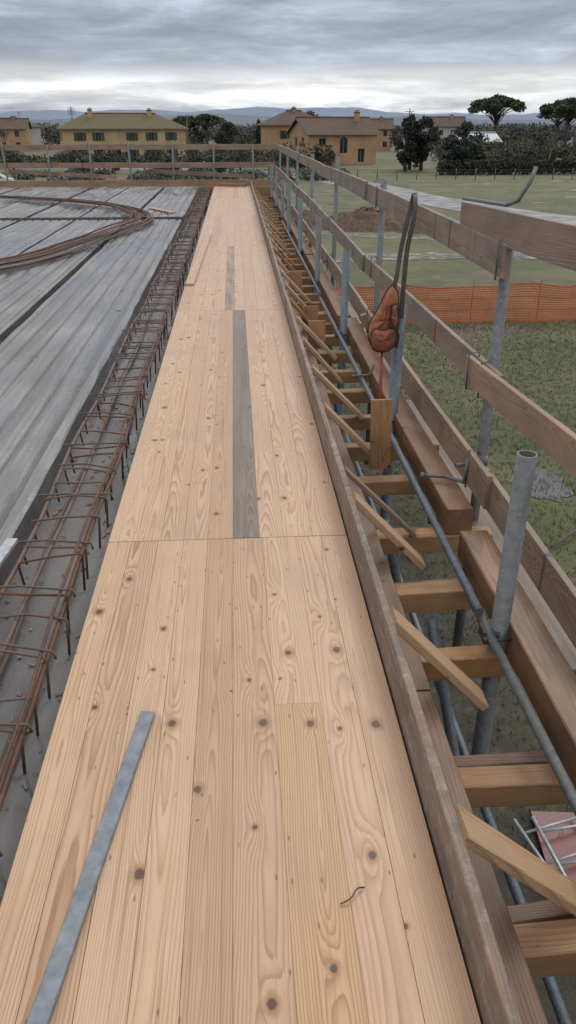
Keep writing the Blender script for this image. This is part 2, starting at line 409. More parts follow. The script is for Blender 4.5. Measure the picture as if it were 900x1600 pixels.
for a, c in [(-1.5, 2.05), (2.06, 5.9), (5.91, 9.9), (9.91, 13.9), (13.91, 18.), (18.01, 23.2)]:
    mb = MB(); mb.beam((.605 + R.uniform(-.01, .01), a, -.24), (.605 + R.uniform(-.01, .01), c, -.24), .16, .09, nseg=6, bow=.004, rv=R.uniform(.2, .8), wv=.1)
    mb.obj('longitudinal_timber', ['beam'])
for a, c, x in [(-1., 3.05, 1.09), (3.27, 7.4, 1.105), (7.5, 11.4, 1.09), (11.5, 15.5, 1.1), (15.6, 19.5, 1.09), (19.6, 23.6, 1.1)]:
    mb = MB(); mb.beam((x - .005, a, -.185), (x + .01, c, -.185), .13, .135, nseg=6, bow=.004, rv=R.uniform(.5, .95), ch=.005)
    mb.obj('edge_timber', ['beam'])
jy = [.35, .82, 1.18, 1.73, 2.33, 2.80, 3.32, 3.97, 4.5, 5.03, 5.6]
while jy[-1] < 23: jy.append(jy[-1] + R.uniform(.48, .62))
for y in jy:
    mb = MB(); dy = R.uniform(-.03, .03)
    mb.beam((.45, y, -.315), (1.22 + R.uniform(-.04, .1), y + dy, -.30), R.uniform(.075, .1), R.uniform(.085, .1), rv=R.uniform(.3, 1.), wv=R.choice((0., 0., .15)), ch=.004)
    mb.obj('timber_joist', ['joist'])
    if R.random() < .45:
        mb = MB(); mb.beam((.66, y + .1, -.33), (1.2, y + .13 + dy, -.33), .05, .05, rv=R.random(), wv=.3); mb.obj('timber_batten', ['plank'])
for y in [.45, 1.24, 2.08, 2.99, 3.3, 4.2, 5.0, 5.75, 6.5, 7.2, 8.0, 8.8, 9.6, 10.5, 11.4, 12.3, 13.3, 14.3, 15.4, 16.5, 17.7, 19., 20.3, 21.7]:
    mb = MB(); thin = abs(y - 3.3) < .01
    mb.beam((.525, y, .10), (.86 + R.uniform(-.03, .03), y + R.uniform(-.03, .05), -.255), .03 if not thin else .02, .095 if not thin else .05,
            up=(0, 1, 0), rv=R.uniform(.3, .9), wv=.0 if not thin else .5)
    mb.obj('diagonal_brace', ['joist' if R.random() < .2 else 'deck' if not thin else 'plank'])
    mb = MB(); mb.beam((.535, y + .07, -.195), (.535, y + .07, .05), .03, .045, up=(0, 1, 0), wv=.2); mb.obj('timber_stake', ['joist'])
mb = MB(); mb.beam((.86, 4.13, -.27), (.85, 4.15, .15), .12, .022, up=(0, 1, 0), rv=.2, wv=.0); mb.obj('upright_board', ['joist'])
for y in [6.6, 7.2, 9.1]:
    mb = MB(); mb.beam((.72, y, -.2), (.72, y + .01, .04), .15, .02, up=(0, 1, 0), rv=R.random(), wv=.05); mb.obj('upright_board', ['joist'])

mb = MB(); mb.tube([(.945, 2.42, -.13), (.94, 5., -.12), (.93, 8.5, -.12)], .017, 12); mb.obj('steel_tube', ['bluetube'])
mb = MB(); mb.tube([(.93, 8.4, -.08), (.93, 15.5, -.1)], .017, 10); mb.obj('steel_tube', ['bluetube'])
mb = MB(); mb.tube([(.965, -.5, -.15), (.955, 2.55, -.16)], .017, 12); mb.obj('steel_tube', ['galv'])

for k, y in enumerate([0.05, 2.35, 4.71, 7.0, 9.6, 12., 14.4, 16.8, 19.2, 21.6]):
    mb = MB(); dx = R.uniform(-.012, .012); tx = R.uniform(-.02, .03)
    top = .58 + R.uniform(-.03, .06)
    mb.hollow((.975 + dx, y, GZ), (1.005 + dx + (tx if k != 1 else .012), y - .01, top), .034, 24, 0, 1)
    zc = -.17; dx += .01
    mb.tube([(.985 + dx, y, zc - .022), (.985 + dx, y, zc + .022)], .043, 20, 1)
    mb.beam((.945 + dx, y - .045, zc), (.945 + dx, y + .02, zc), .028, .045, mi=1)
    mb.tube([(.95 + dx, y - .06, zc), (1.03 + dx, y - .06, zc)], .007, 8, 1)
    mb.tube([(.925 + dx, y - .06, zc), (.95 + dx, y - .06, zc)], .013, 6, 1)
    mb.obj('scaffold_post', ['bluetube' if k in (2, 3, 5) else 'galv', 'darksteel'])
OP = [0.2, 3.58, 6.85, 10.1, 13.2, 16.3, 19.4, 22.5]
for y in OP:
    mb = MB(); lean = .03 + R.uniform(-.01, .015)
    mb.hollow((1.255, y - .03, -1.4), (1.26 + lean, y + .06, 1.12 + R.uniform(-.02, .12) if y > 4 else 1.1), .026, 18, 0, 1)
    mb.tube([(1.255, y - .02, -.32), (1.02, y - .03, -.32)], .02, 10)
    mb.tube([(1.268, y, -.02), (1.268, y, .03)], .038, 14, 0)
    mb.tube([(1.26, y, .0), (1.13, y - .05, .0)], .012, 8, 0)
    mb.obj('guard_rail_post', ['galv', 'darksteel'])
mb = MB(); mb.tube([(1.228, 4.2, 1.208), (1.238, 3.8, 1.222), (1.248, 3.58, 1.23), (1.28, 3.53, 1.25), (1.33, 3.54, 1.33), (1.35, 3.55, 1.385)], .009, 10); mb.obj('hooked_rod', ['galv'])

def plank(name, p0, p1, h=.145, w=.027, wv=.9, rv=.4, bow=.006):
    mb = MB(); mb.beam(p0, p1, w, h, nseg=14, bow=bow, wv=wv, rv=rv, ch=.002); return mb.obj(name, ['plank'])
T = 'guard_rail_plank'
plank(T, (1.243, 3.45, 1.005), (1.233, 7.6, 1.01), wv=.7)
plank(T, (1.215, 7.3, 1.03), (1.233, 11.4, .99), wv=.85)
plank(T, (1.245, 11.1, 1.0), (1.233, 15.3, 1.0), wv=.65)
plank(T, (1.22, 15.1, 1.02), (1.23, 19.3, 1.0), wv=.8)
plank(T, (1.245, 19.1, 1.0), (1.23, 23.6, 1.0), wv=.6)
plank(T, (1.235, .4, 1.24), (1.25, 4.26, 1.115), .145, wv=.55, rv=.2)
plank(T, (1.232, 3.3, .47), (1.222, 7.5, .40), .14, wv=.65)
plank(T, (1.197, .6, .62), (1.202, 3.72, .455), .13, wv=.15, rv=.5)
plank(T, (1.205, 7.2, .42), (1.217, 11.4, .44), wv=.8)
plank(T, (1.232, 11.2, .44), (1.217, 15.3, .44), wv=.7)
plank(T, (1.205, 15.1, .44), (1.217, 19.3, .44), wv=.85)
plank(T, (1.232, 19.1, .44), (1.217, 23.6, .44), wv=.6)
T = 'toe_board'
plank(T, (1.2, 3.2, .0), (1.2, 7.3, -.02), .17, wv=.4, rv=.3)
plank(T, (1.225, -.6, -.03), (1.225, 3.35, -.02), .17, wv=.55)
plank(T, (1.22, 7.0, -.02), (1.2, 11.3, 0), .17, wv=.6)
plank(T, (1.2, 11.35, 0), (1.2, 15.3, 0), .17, wv=.5)
plank(T, (1.2, 15.35, 0), (1.2, 23.6, 0), .17, wv=.7)
plank('loose_plank', (1.31, 2.3, -.35), (1.33, 5.6, -.36), .03, .18, wv=.8)
plank('loose_plank', (1.3, 5.9, -.34), (1.33, 9.6, -.36), .03, .2, wv=.8)

def clip(x, y, z, h):
    mb = MB(); x0 = x - .024; x1 = x + .024
    mb.tube([(x1, y, z + h/2 - .01), (x1, y, z + h/2 + .012), (x0, y, z + h/2 + .012), (x0, y, z - h/2 - .012), (x1, y, z - h/2 - .012), (x1, y + .02, z)], .005, 8)
    mb.obj('rail_clip', ['galv'])
for y in OP[1:]:
    clip(1.24, y - .06, 1.005, .15); clip(1.224, y - .06, .45, .15); clip(1.21, y - .07, -.01, .18)
clip(1.197, 3.64, .46, .16)
mb = MB(); mb.tube([(.995, 3.62, -.09), (1.1, 3.6, -.09), (1.17, 3.5, -.08), (1.185, 3.5, .05)], .011, 8)
mb.tube([(.975, 3.62, -.09), (.995, 3.62, -.09)], .017, 8); mb.obj('steel_bracket', ['galv'])
mb = MB(); mb.tube([(.86, 5.4, -.09), (1.0, 5.42, -.09), (1.02, 5.4, .0)], .011, 8); mb.obj('steel_bracket', ['galv'])

for p0, p1 in [((.80, 3.6, -.35), (1.34, 3.63, -2.6)), ((.84, 2.7, -.35), (1.30, 2.3, -2.6)), ((.8, 6., -.35), (1.3, 6.1, -2.6)),
               ((1.22, -.5, -1.5), (1.22, 9., -1.6)), ((.74, .4, -2.2), (.74, 9., -2.2))]:
    mb = MB(); mb.tube([p0, p1], .024, 12); mb.obj('steel_prop', ['bluetube'])
for y in (1.45, 1.95, 3.1):
    mb = MB(); mb.beam((.66, y, -.35), (.78, y + .03, -1.9), .08, .05, wv=.3); mb.obj('timber_strut', ['beam'])

# ------------------------------------------------------------ slabs
def slab(name, xa, xb, y0, y1):
    mb = MB(); n = int((xa - xb) / .02); pr = []
    ph = R.uniform(0, .15)
    for i in range(n + 1):
        x = xa - (xa - xb) * i / n
        t = ((x + ph) % .155) / .155
        z = -.014 if t < .16 else (0 if t > .26 else -.006)
        if i in (0, n): z = -.012
        pr.append((x, z))
    ny = 60; rows = []
    for j in range(ny + 1):
        y = y0 + (y1 - y0) * j / ny
        e0 = R.uniform(-.006, .006); e1 = R.uniform(-.006, .006)
        rows.append([mb.av((x + (e0 if i == 0 else e1 if i == n else 0), y, z + .002 * math.sin(y * 3 + x * 9) + R.uniform(-.0012, .0012))) for i, (x, z) in enumerate(pr)])
    for a, e in zip(rows, rows[1:]):
        for i in range(n): mb.af((a[i], e[i], e[i+1], a[i+1]))
    for rr in (rows[0], rows[-1]):
        lo = [mb.av((mb.v[i][0], mb.v[i][1], -.2)) for i in rr]
        for i in range(n): mb.af((rr[i], rr[i+1], lo[i+1], lo[i]))
    for idx in (0, -1):
        for j in range(ny):
            a = rows[j][idx]; e = rows[j+1][idx]; va, ve = mb.v[a], mb.v[e]
            mb.af((a, e, mb.av((ve[0] + (.01 if idx == 0 else -.01), ve[1], -.2)), mb.av((va[0] + (.01 if idx == 0 else -.01), va[1], -.2))))
    return mb.obj(name, ['slab'])
x = -.93
for k in range(9):
    w = .92
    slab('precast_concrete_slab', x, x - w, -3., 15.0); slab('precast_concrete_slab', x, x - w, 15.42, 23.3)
    x -= w + (.045 if k % 2 else .075)
mb = MB(); mb.box((-10., -3., -.3), (-.512, 23.4, -.12)); mb.obj('trench_floor', ['trench'])
mb = MB(); mb.box((-10., -3., -5.), (.44, 23.35, -.31)); mb.obj('building_wall', ['wallc'])

mb = MB()
def wob(p, a=.006): return (p[0] + R.uniform(-a, a), p[1] + R.uniform(-a, a), p[2] + R.uniform(-a, a))
y = -.6; kk = 0
while y < 23:
    kk += 1
    s0 = R.uniform(-.045, .045); zt = .038 + R.uniform(-.016, .016); xl = -.845 + R.uniform(-.03, .025); xr = -.59 + R.uniform(-.015, .025)
    sk = R.uniform(-.04, .04)
    loop = [wob((xr - .01, y + sk, -.118), .004), (xr, y + sk, zt - .01), (xr - .01, y + sk, zt), wob(((xl + xr) / 2, y + sk/2 + s0, zt + .004)), (xl + .01, y + s0, zt), (xl, y + s0, zt - .012), (xl + .01, y + s0, -.06)]
    mb.tube(loop, .0050, 6, R.choice((0, 1)))
    if kk % 2: mb.tube([(xl - .03, y + s0 + .02, zt + .009), (xl + .1, y + s0 + .022, zt + .013), (xr + .02, y + sk + .014, zt + .011), (xr + .024, y + sk + .02, zt - .02)], .0046, 6, 0)
    if R.random() < .35:   # tie wire ends
        q = (xr, y + sk, zt); mb.tube([q, (q[0] + R.uniform(-.02, .02), q[1] + .01, q[2] + .02), (q[0] + R.uniform(-.04, .04), q[1] + R.uniform(-.02, .03), q[2] + .035)], .0012, 4, 1)
    y += R.uniform(.16, .23)
def longbar(x, z, r, mi=0, a=.01):
    n = 60; mb.tube([(x + a * math.sin(i * 1.1 + x * 40) + R.uniform(-.005, .005), -1. + 24.2 * i / n, z + R.uniform(-.005, .005)) for i in range(n + 1)], r, 7, mi)
longbar(-.592, .022, .009, 1); longbar(-.61, .047, .006, 1); longbar(-.845, .022, .010); longbar(-.735, .018, .009, 0)
longbar(-.65, -.1, .008); longbar(-.80, -.1, .008, 0)
mb.obj('rebar_cage', ['rebar', 'rust'])
mb = MB()
for i in range(3): mb.tube([(-10, 15.15 + .07 * i, -.03 + .02 * i), (-.9, 15.15 + .07 * i, -.02 + .015 * i)], .008, 6)
for i in range(50): xx = -9.8 + i * .18; mb.tube([(xx, 15.1, -.1), (xx, 15.12, .01), (xx + .01, 15.33, .01), (xx, 15.34, -.1)], .005, 5)
mb.obj('rebar_cage', ['rebar'])

def crom(P, n=10):
    P = [Vector(p) for p in P]; P = [P[0] * 2 - P[1]] + P + [P[-1] * 2 - P[-2]]; o = []
    for i in range(1, len(P) - 2):
        for k in range(n):
            t = k / n; a, b_, c, d = P[i-1], P[i], P[i+1], P[i+2]
            o.append(.5 * ((2*b_) + (c-a)*t + (2*a-5*b_+4*c-d)*t*t + (3*b_-a-3*c+d)*t**3))
    o.append(P[-2]); return o
base = [(-5.15, 7.6, .03), (-2.79, 9.5, .03), (-2.15, 11.4, .03), (-1.79, 13.0, .035), (-1.57, 14.6, .035), (-2.15, 16.5, .035), (-3.45, 18.1, .03), (-5.15, 19.3, .03)]
mb = MB()
for k in range(22):
    o = R.uniform(-.2, .2); zz = R.uniform(0, .07)
    pts = []
    for i, p in enumerate(base):
        a = Vector(base[max(i-1, 0)]); c = Vector(base[min(i+1, 7)]); d = (c - a).normalized(); nrm = Vector((-d.y, d.x, 0))
        q = Vector(p) + nrm * (o * (1.3 if i in (0, 7) else 1) + R.uniform(-.05, .05)); q.z += zz; pts.append(q)
    pts[-1] = pts[-1] + Vector((R.uniform(-.8, .8), 0, 0)) * .5
    mb.tube(crom(pts, 7), .007, 6, k % 2)
mb.tube([(-2.5, 17.2, .02), (-1.75, 14.9, .09)], .007, 6, 0)
mb.obj('rebar_bundle', ['rust', 'rebar'])

mb = MB(); mb.beam((-.415, .62, .0075), (-.248, 1.768, .0075), .042, .014, ch=.002); mb.obj('aluminium_straightedge', ['alu'])
mb = MB(); mb.beam((-.985, 1.55, .075), (-.88, 2.76, .062), .045, .018, ch=.002); mb.obj('aluminium_straightedge', ['alul'])
mb = MB(); mb.beam((-.465, 8.5, .013), (-.385, 12.6, .013), .095, .024, wv=.05, rv=.7, nseg=4); mb.obj('scrap_plank', ['deck'])
mb = MB(); mb.beam((-1.15, 16.0, .02), (-1.7, 17.0, .02), .1, .02, wv=.1); mb.obj('scrap_plank', ['deck'])
mb = MB(); mb.tube(crom([(.238, 1.12, .004), (.262, 1.128, .01), (.28, 1.15, .012), (.298, 1.158, .004)], 5), .0018, 6); mb.obj('bent_nail', ['darksteel'])
mb = MB()
for k in range(420):
    xx = R.uniform(-.9, -.54); yy = R.uniform(.8, 14); a = R.uniform(0, 3); l = R.uniform(.006, .035); z = -.115
    mb.beam((xx, yy, z), (xx + l*math.cos(a), yy + l*math.sin(a), z + R.uniform(0, .006)), R.uniform(.004, .012), .004, wv=R.choice((0, .5, 1)), ch=.0005)
for k in range(200):
    xx = R.uniform(-8, -.95); yy = R.uniform(2, 22); a = R.uniform(0, 3); l = R.uniform(.01, .06); z = .004
    mb.beam((xx, yy, z), (xx + l*math.cos(a), yy + l*math.sin(a), z), R.uniform(.005, .02), .004, wv=R.choice((0, .5, 1)), ch=.0005)
for k in range(50):
    xx = R.uniform(-.5, .46); yy = R.uniform(.4, 16); a = R.uniform(0, 3); l = R.uniform(.004, .012)
    mb.beam((xx, yy, .0015), (xx + l*math.cos(a), yy + l*math.sin(a), .0015), R.uniform(.001, .003), .0015, wv=R.choice((0, .5, .2)), rv=.1, ch=.0003)
mb.obj('wood_debris', ['plank'])

# ------------------------------------------------------------ tool pouch hanging at post
tp = bpy.data.objects.new('leather_tool_pouch', None); scene.collection.objects.link(tp)
def pouch(name, outline, cx, cy, cz, th, mk, trim=None):
    P = [Vector((a, 0, c)) for a, c in outline]; P = crom(P + [P[0]], 5)[:-1]; n = len(P)
    cen = sum(P, Vector()) / n; mb = MB(); K = 7
    for side in (-1, 1):
        rings = []
        for k in range(K):
            f = 1 - k / K; y = side * th * math.sqrt(max(0, 1 - f ** 4))
            rings.append([mb.av((cx + cen.x + (p.x - cen.x) * f, cy + y + .006 * math.sin(p.z * 45 + p.x * 30) * (1 - f), cz + cen.z + (p.z - cen.z) * f)) for p in P])
        c = mb.av((cx + cen.x, cy + side * th, cz + cen.z))
        for a, e in zip(rings, rings[1:]):
            for i in range(n): mb.af((a[i], a[(i+1) % n], e[(i+1) % n], e[i]), 0, True)
        for i in range(n): mb.af((rings[-1][i], rings[-1][(i+1) % n], c), 0, True)
    if trim: mb.tube([(cx + p.x, cy, cz + p.z) for p in P] + [(cx + P[0].x, cy, cz + P[0].z)], .005, 6, 1, False)
    mb.obj(name, [mk, 'strap'], tp)
pouch('back_pocket', [(.045, .30), (.08, .24), (.09, .08), (.075, -.04), (.015, -.09), (-.055, -.075), (-.09, .0), (-.08, .08), (-.04, .15), (.01, .26)], .925, 4.63, .40, .035, 'leather', True)
pouch('front_pocket', [(.07, .08), (.07, -.03), (.02, -.075), (-.055, -.065), (-.078, .0), (-.06, .06), (.0, .055)], .925, 4.585, .385, .032, 'leather2', True)
pouch('side_flap', [(.06, .19), (.07, .07), (.04, .04), (.02, .09), (.03, .17)], .93, 4.57, .41, .014, 'leather', True)
mb = MB()
def ribbon(pts, w):
    P = crom(pts, 8); L = []
    for i, p in enumerate(P):
        d = (P[min(i+1, len(P)-1)] - P[max(i-1, 0)]).normalized(); s_ = d.cross(Vector((.15, 1, .1))).normalized()
        L.append([mb.av(p + s_ * w/2 + Vector((0, q, 0))) for q in (-.003, .003)] + [mb.av(p - s_ * w/2 + Vector((0, q, 0))) for q in (.003, -.003)])
    for a, e in zip(L, L[1:]):
        for i in range(4): mb.af((a[i], a[(i+1) % 4], e[(i+1) % 4], e[i]), 0)
ribbon([(1.19, 5.35, 1.0), (1.20, 5.3, 1.12), (1.17, 5.1, 1.16), (1.14, 4.95, 1.04), (1.09, 4.85, .87), (1.05, 4.7, .68), (1.03, 4.62, .5)], .028)
ribbon([(1.16, 5.1, 1.14), (1.10, 4.95, 1.02), (1.05, 4.85, .86), (1.005, 4.7, .74), (.975, 4.64, .66)], .026)
ribbon([(.95, 4.54, .60), (.955, 4.53, .5), (1.0, 4.53, .42), (.995, 4.55, .34)], .014)
mb.obj('straps', ['strap'], tp)
mb = MB(); mb.tube([(.92, 4.6, .3), (.915, 4.55, .08), (.90, 4.5, -.08)], [.009, .011, .013], 10)
mb.obj('hammer_handle', ['redwood'], tp)
mb = MB(); mb.beam((.85, 4.75, .42), (.82, 4.75, .50), .05, .035, wv=.4); mb.obj('wooden_tool', ['plank'], tp)

# ------------------------------------------------------------ far edge guard rail
def fr(name, p0, p1, h=.14, wv=.7, mk='plank'):
    mb = MB(); mb.beam(p0, p1, .027, h, nseg=10, bow=.01, wv=wv, rv=R.random()); mb.obj(name, [mk])
xs = [1.22, -2.7, -6.6, -10.4]
for a, e in zip(xs, xs[1:]):
    fr('guard_rail_plank', (a, 24.0 + R.uniform(0, .06), .98), (e - .2, 24.0, .97), wv=.35)
    fr('guard_rail_plank', (a, 24.0 + R.uniform(0, .06), .52), (e - .2, 24.0, .50), wv=.25)
    fr('toe_board', (a, 23.6, .07), (e, 23.62, .06), .17, wv=.25)
    fr('diagonal_plank', (a - .6, 24.1, .2), (e + .3, 24.1, .36), .1, wv=.4)
for i in range(10):
    mb = MB(); xx = .6 - i * 1.15; mb.hollow((xx, 23.95, -1.), (xx + R.uniform(-.05, .05), 23.95, 1.05 + R.uniform(-.03, .12)), .026, 10, 0, 1); mb.obj('guard_rail_post', ['galv', 'darksteel'])
mb = MB(); mb.box((-10, 23.4, -.3), (1.3, 23.9, -.02)); mb.obj('edge_platform', ['plank'])
mb = MB(); mb.beam((.35, 23.0, .04), (-.4, 23.3, .05), .1, .08, wv=.2); mb.obj('scrap_plank', ['joist'])

# ------------------------------------------------------------ ground etc.
mb = MB()
gx = [-9000, -3000, -800, -200, -60, -20, 0, 20, 60, 200, 800, 3000, 9000]; gy = [-500, -60, -10, 20, 60, 150, 400, 1200, 4000, 12000]
ids = [[mb.av((a, c, GZ)) for a in gx] for c in gy]
for j in range(len(gy) - 1):
    for i in range(len(gx) - 1): mb.af((ids[j][i], ids[j][i+1], ids[j+1][i+1], ids[j+1][i]))
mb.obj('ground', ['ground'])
def strip(name, pts, w, mk, z=.02, jag=0.):
    P = crom(pts, 10); mb = MB(); L = []
    for i, p in enumerate(P):
        d = (P[min(i+1, len(P)-1)] - P[max(i-1, 0)]).normalized(); n = Vector((-d.y, d.x, 0)) * (w/2) * (1 + R.uniform(-jag, jag))
        L.append((mb.av((p.x + n.x, p.y + n.y, GZ + z)), mb.av((p.x - n.x, p.y - n.y, GZ + z))))
    for a, e in zip(L, L[1:]): mb.af((a[0], a[1], e[1], e[0]))
    return mb.obj(name, [mk])
strip('road', [(60, 34, 0), (34, 52, 0), (24, 63, 0), (18.5, 80, 0), (14.5, 102, 0), (4, 128, 0), (-14, 138, 0), (-60, 144, 0), (-140, 150, 0)], 5.8, 'road', .03)
strip('mud_track', [(3, 43, 0), (12, 44, 0), (20, 43, 0), (40, 38, 0)], 2.6, 'mud', .02, .35)
strip('gravel_path', [(2, 58, 0), (10, 52, 0), (24, 49, 0)], 1.6, 'mud', .015, .4)
def blob(name, cx, cy, rx, ry, h, mk, n=26, z=0.):
    mb = MB(); rings = []
    K = 9
    for k in range(K + 1):
        f = k / K
        rings.append([mb.av((cx + rx*f*math.cos(6.2832*i/n)*(1 + .2*math.sin(i*1.7+cx)+R.uniform(-.05, .05)), cy + ry*f*math.sin(6.2832*i/n)*(1+.15*math.sin(i*2.3)), GZ + z + h*(1-f*f)*(1 + (R.uniform(-.3, .3) if h else 0)))) for i in range(n)])
    for a, e in zip(rings, rings[1:]):
        for i in range(n): mb.af((a[i], a[(i+1) % n], e[(i+1) % n], e[i]), 0, True)
    return mb.obj(name, [mk])
blob('dirt_heap', 9.2, 57, 3.6, 2.4, 1.1, 'dirt'); blob('dirt_heap', 13, 55, 2.2, 1.8, .7, 'dirt'); blob('dirt_heap', 4.5, 60, 3, 2.2, .8, 'dirt')
blob('puddle', 6.1, 13.9, .55, .8, 0, 'water', z=.012); blob('puddle', 14, 43.5, 2.2, .4, 0, 'water', z=.03)

mb = MB()
def blades(n, x0, x1, y0, y1, s):
    for _ in range(n):
        x_ = R.uniform(x0, x1); y_ = R.uniform(y0, y1)
        rv = R.random(); h = s * R.uniform(.5, 1.3)
        if R.random() < .03: h *= 2.6
        for k in range(3):
            a = R.uniform(0, 6.28); w = s * .13; ox = R.uniform(-.05, .05); oy = R.uniform(-.05, .05)
            ca, sa = math.cos(a), math.sin(a)
            mb.af((mb.av((x_ + ox - ca*w, y_ + oy - sa*w, GZ), rv=.3 + rv*.5), mb.av((x_ + ox + ca*w, y_ + oy + sa*w, GZ), rv=.3 + rv*.5), mb.av((x_ + ox + sa*h*.6, y_ + oy - ca*h*.6, GZ + h), rv=.3 + .7*rv)))
blades(26000, 2.6, 16, 5, 28, .06)
mb.obj('grass', ['grassb'])

mb = MB(); X0, X1, FY = 3.6, 24., 28.; ht = 1.35
def ftop(x): return .09 * math.sin(x * 1.9) * math.sin(x * .7) - .05 * abs(math.sin(x * 1.25))
nx = int((X1 - X0) / .085)
for i in range(nx + 1):
    x_ = X0 + i * .085; t = ftop(x_)
    yy = FY + .06 * math.sin(x_ * 2.1)
    mb.poly([(x_ - .014, yy, GZ + .02), (x_ + .014, yy, GZ + .02), (x_ + .014, yy, GZ + ht + t), (x_ - .014, yy, GZ + ht + t)])
for j in range(16):
    for i in range(0, nx, 2):
        xa = X0 + i * .085; xb = xa + .17; f = j / 15; wd = .032 if j in (0, 5, 10, 15) else .018
        za = GZ + .04 + f * (ht - .06 + ftop(xa)); zb = GZ + .04 + f * (ht - .06 + ftop(xb))
        ya = FY + .004 + .06 * math.sin(xa * 2.1); yb = FY + .004 + .06 * math.sin(xb * 2.1)
        mb.poly([(xa, ya, za - wd), (xb, yb, zb - wd), (xb, yb, zb + wd), (xa, ya, za + wd)])
for i in range(9):
    x_ = X0 + i * 2.5; mb.tube([(x_, FY + .1, GZ - .1), (x_, FY + .1, GZ + 1.5)], .014, 6, 1)
mb.obj('orange_safety_fence', ['net', 'rust'])

mb = MB()
for i in range(40):
    x_ = 16 + i * 2.6; mb.tube([(x_, 108, GZ), (x_, 108, GZ + 1.4)], .06, 6)
for zz in (.5, .9, 1.2): mb.tube([(16, 108, GZ + zz), (120, 108, GZ + zz)], .015, 4)
mb.obj('wire_fence', ['twig'])

for k, (ox, oy, oz, ang) in enumerate([(2.85, 4.9, .12, .25), (2.9, 4.75, .3, .12)]):
    mb = MB(); c, s_ = math.cos(ang), math.sin(ang)
    def W(u, v, z=0): return (ox + u*c - v*s_, oy + u*s_ + v*c, GZ + oz + z)
    for u in (0, .7): mb.tube([W(u, -.8), W(u, .55, .08)], .02, 10)
    for q in range(4): v = -.7 + q * .36; mb.tube([W(0, v, .06*(v+.8)), W(.7, v, .06*(v+.8))], .014, 8)
    mb.obj('scaffold_frame', ['alul'])
mb = MB(); mb.beam((3.2, 4.2, GZ + .06), (3.35, 5.6, GZ + .06), .75, .03); mb.obj('formwork_sheet', ['redpanel'])
mb = MB(); mb.tube(crom([(5.3, 11.2, GZ + .06), (6.2, 11.8, GZ + .12), (7.4, 11.9, GZ + .08)], 4), .025, 6); mb.obj('fallen_branch', ['twig'])

# ------------------------------------------------------------ houses
def wall_grid(mb, o, u, nrm, L, H, ops, rev=.25, shutters=True):
    o = Vector(o); u = Vector(u); up = Vector((0, 0, 1)); nrm = Vector(nrm)
    us = sorted({0., L} | {a for q in ops for a in (q[0], q[0] + q[2])}); vs = sorted({0., H} | {a for q in ops for a in (q[1], q[1] + q[3])})
    P = lambda a, c, d=0.: o + u * a + up * c - nrm * d
    for a, a2 in zip(us, us[1:]):
        for c, c2 in zip(vs, vs[1:]):
            if any(q[0] <= a + 1e-6 and a2 <= q[0]+q[2]+1e-6 and q[1] <= c + 1e-6 and c2 <= q[1]+q[3]+1e-6 for q in ops): continue
            mb.poly([P(a, c), P(a2, c), P(a2, c2), P(a, c2)], 0)
    for q in ops:
        a, c, w, h = q[:4]; a2 = a + w; c2 = c + h
        for e in (((a,c),(a2,c)), ((a2,c),(a2,c2)), ((a2,c2),(a,c2)), ((a,c2),(a,c))):
            mb.poly([P(*e[0]), P(*e[1]), P(*e[1], rev), P(*e[0], rev)], 0)
        mb.poly([P(a, c, rev), P(a2, c, rev), P(a2, c2, rev), P(a, c2, rev)], 1)
        for t in (0, .5, 1.):
            x_ = a + .04 + t * (w - .08); mb.poly([P(x_-.04, c, rev-.05), P(x_+.04, c, rev-.05), P(x_+.04, c2, rev-.05), P(x_-.04, c2, rev-.05)], 2)
        if len(q) > 4:
            n = 8
            for sgn in (0, 1):
                pts = [P(a if not sgn else a2, c2, -.01)]
                for i in range(n + 1):
                    th = math.pi/2 * i / n; xx = (w/2) * (1 - math.cos(th)); zz = c2 - w/2 + (w/2) * math.sin(th)
                    pts.append(P(a + xx if not sgn else a2 - xx, zz, -.01))
                mb.poly(pts, 0)
        if shutters and h < 2:
            for sa in (a - w/2 - .02, a2 + .02):
                mb.poly([P(sa, c, -.05), P(sa + w/2, c, -.05), P(sa + w/2, c2, -.05), P(sa, c2, -.05)], 3)
            mb.poly([P(a - .1, c - .1, -.06), P(a2 + .1, c - .1, -.06), P(a2 + .1, c, -.06), P(a - .1, c, -.06)], 2)

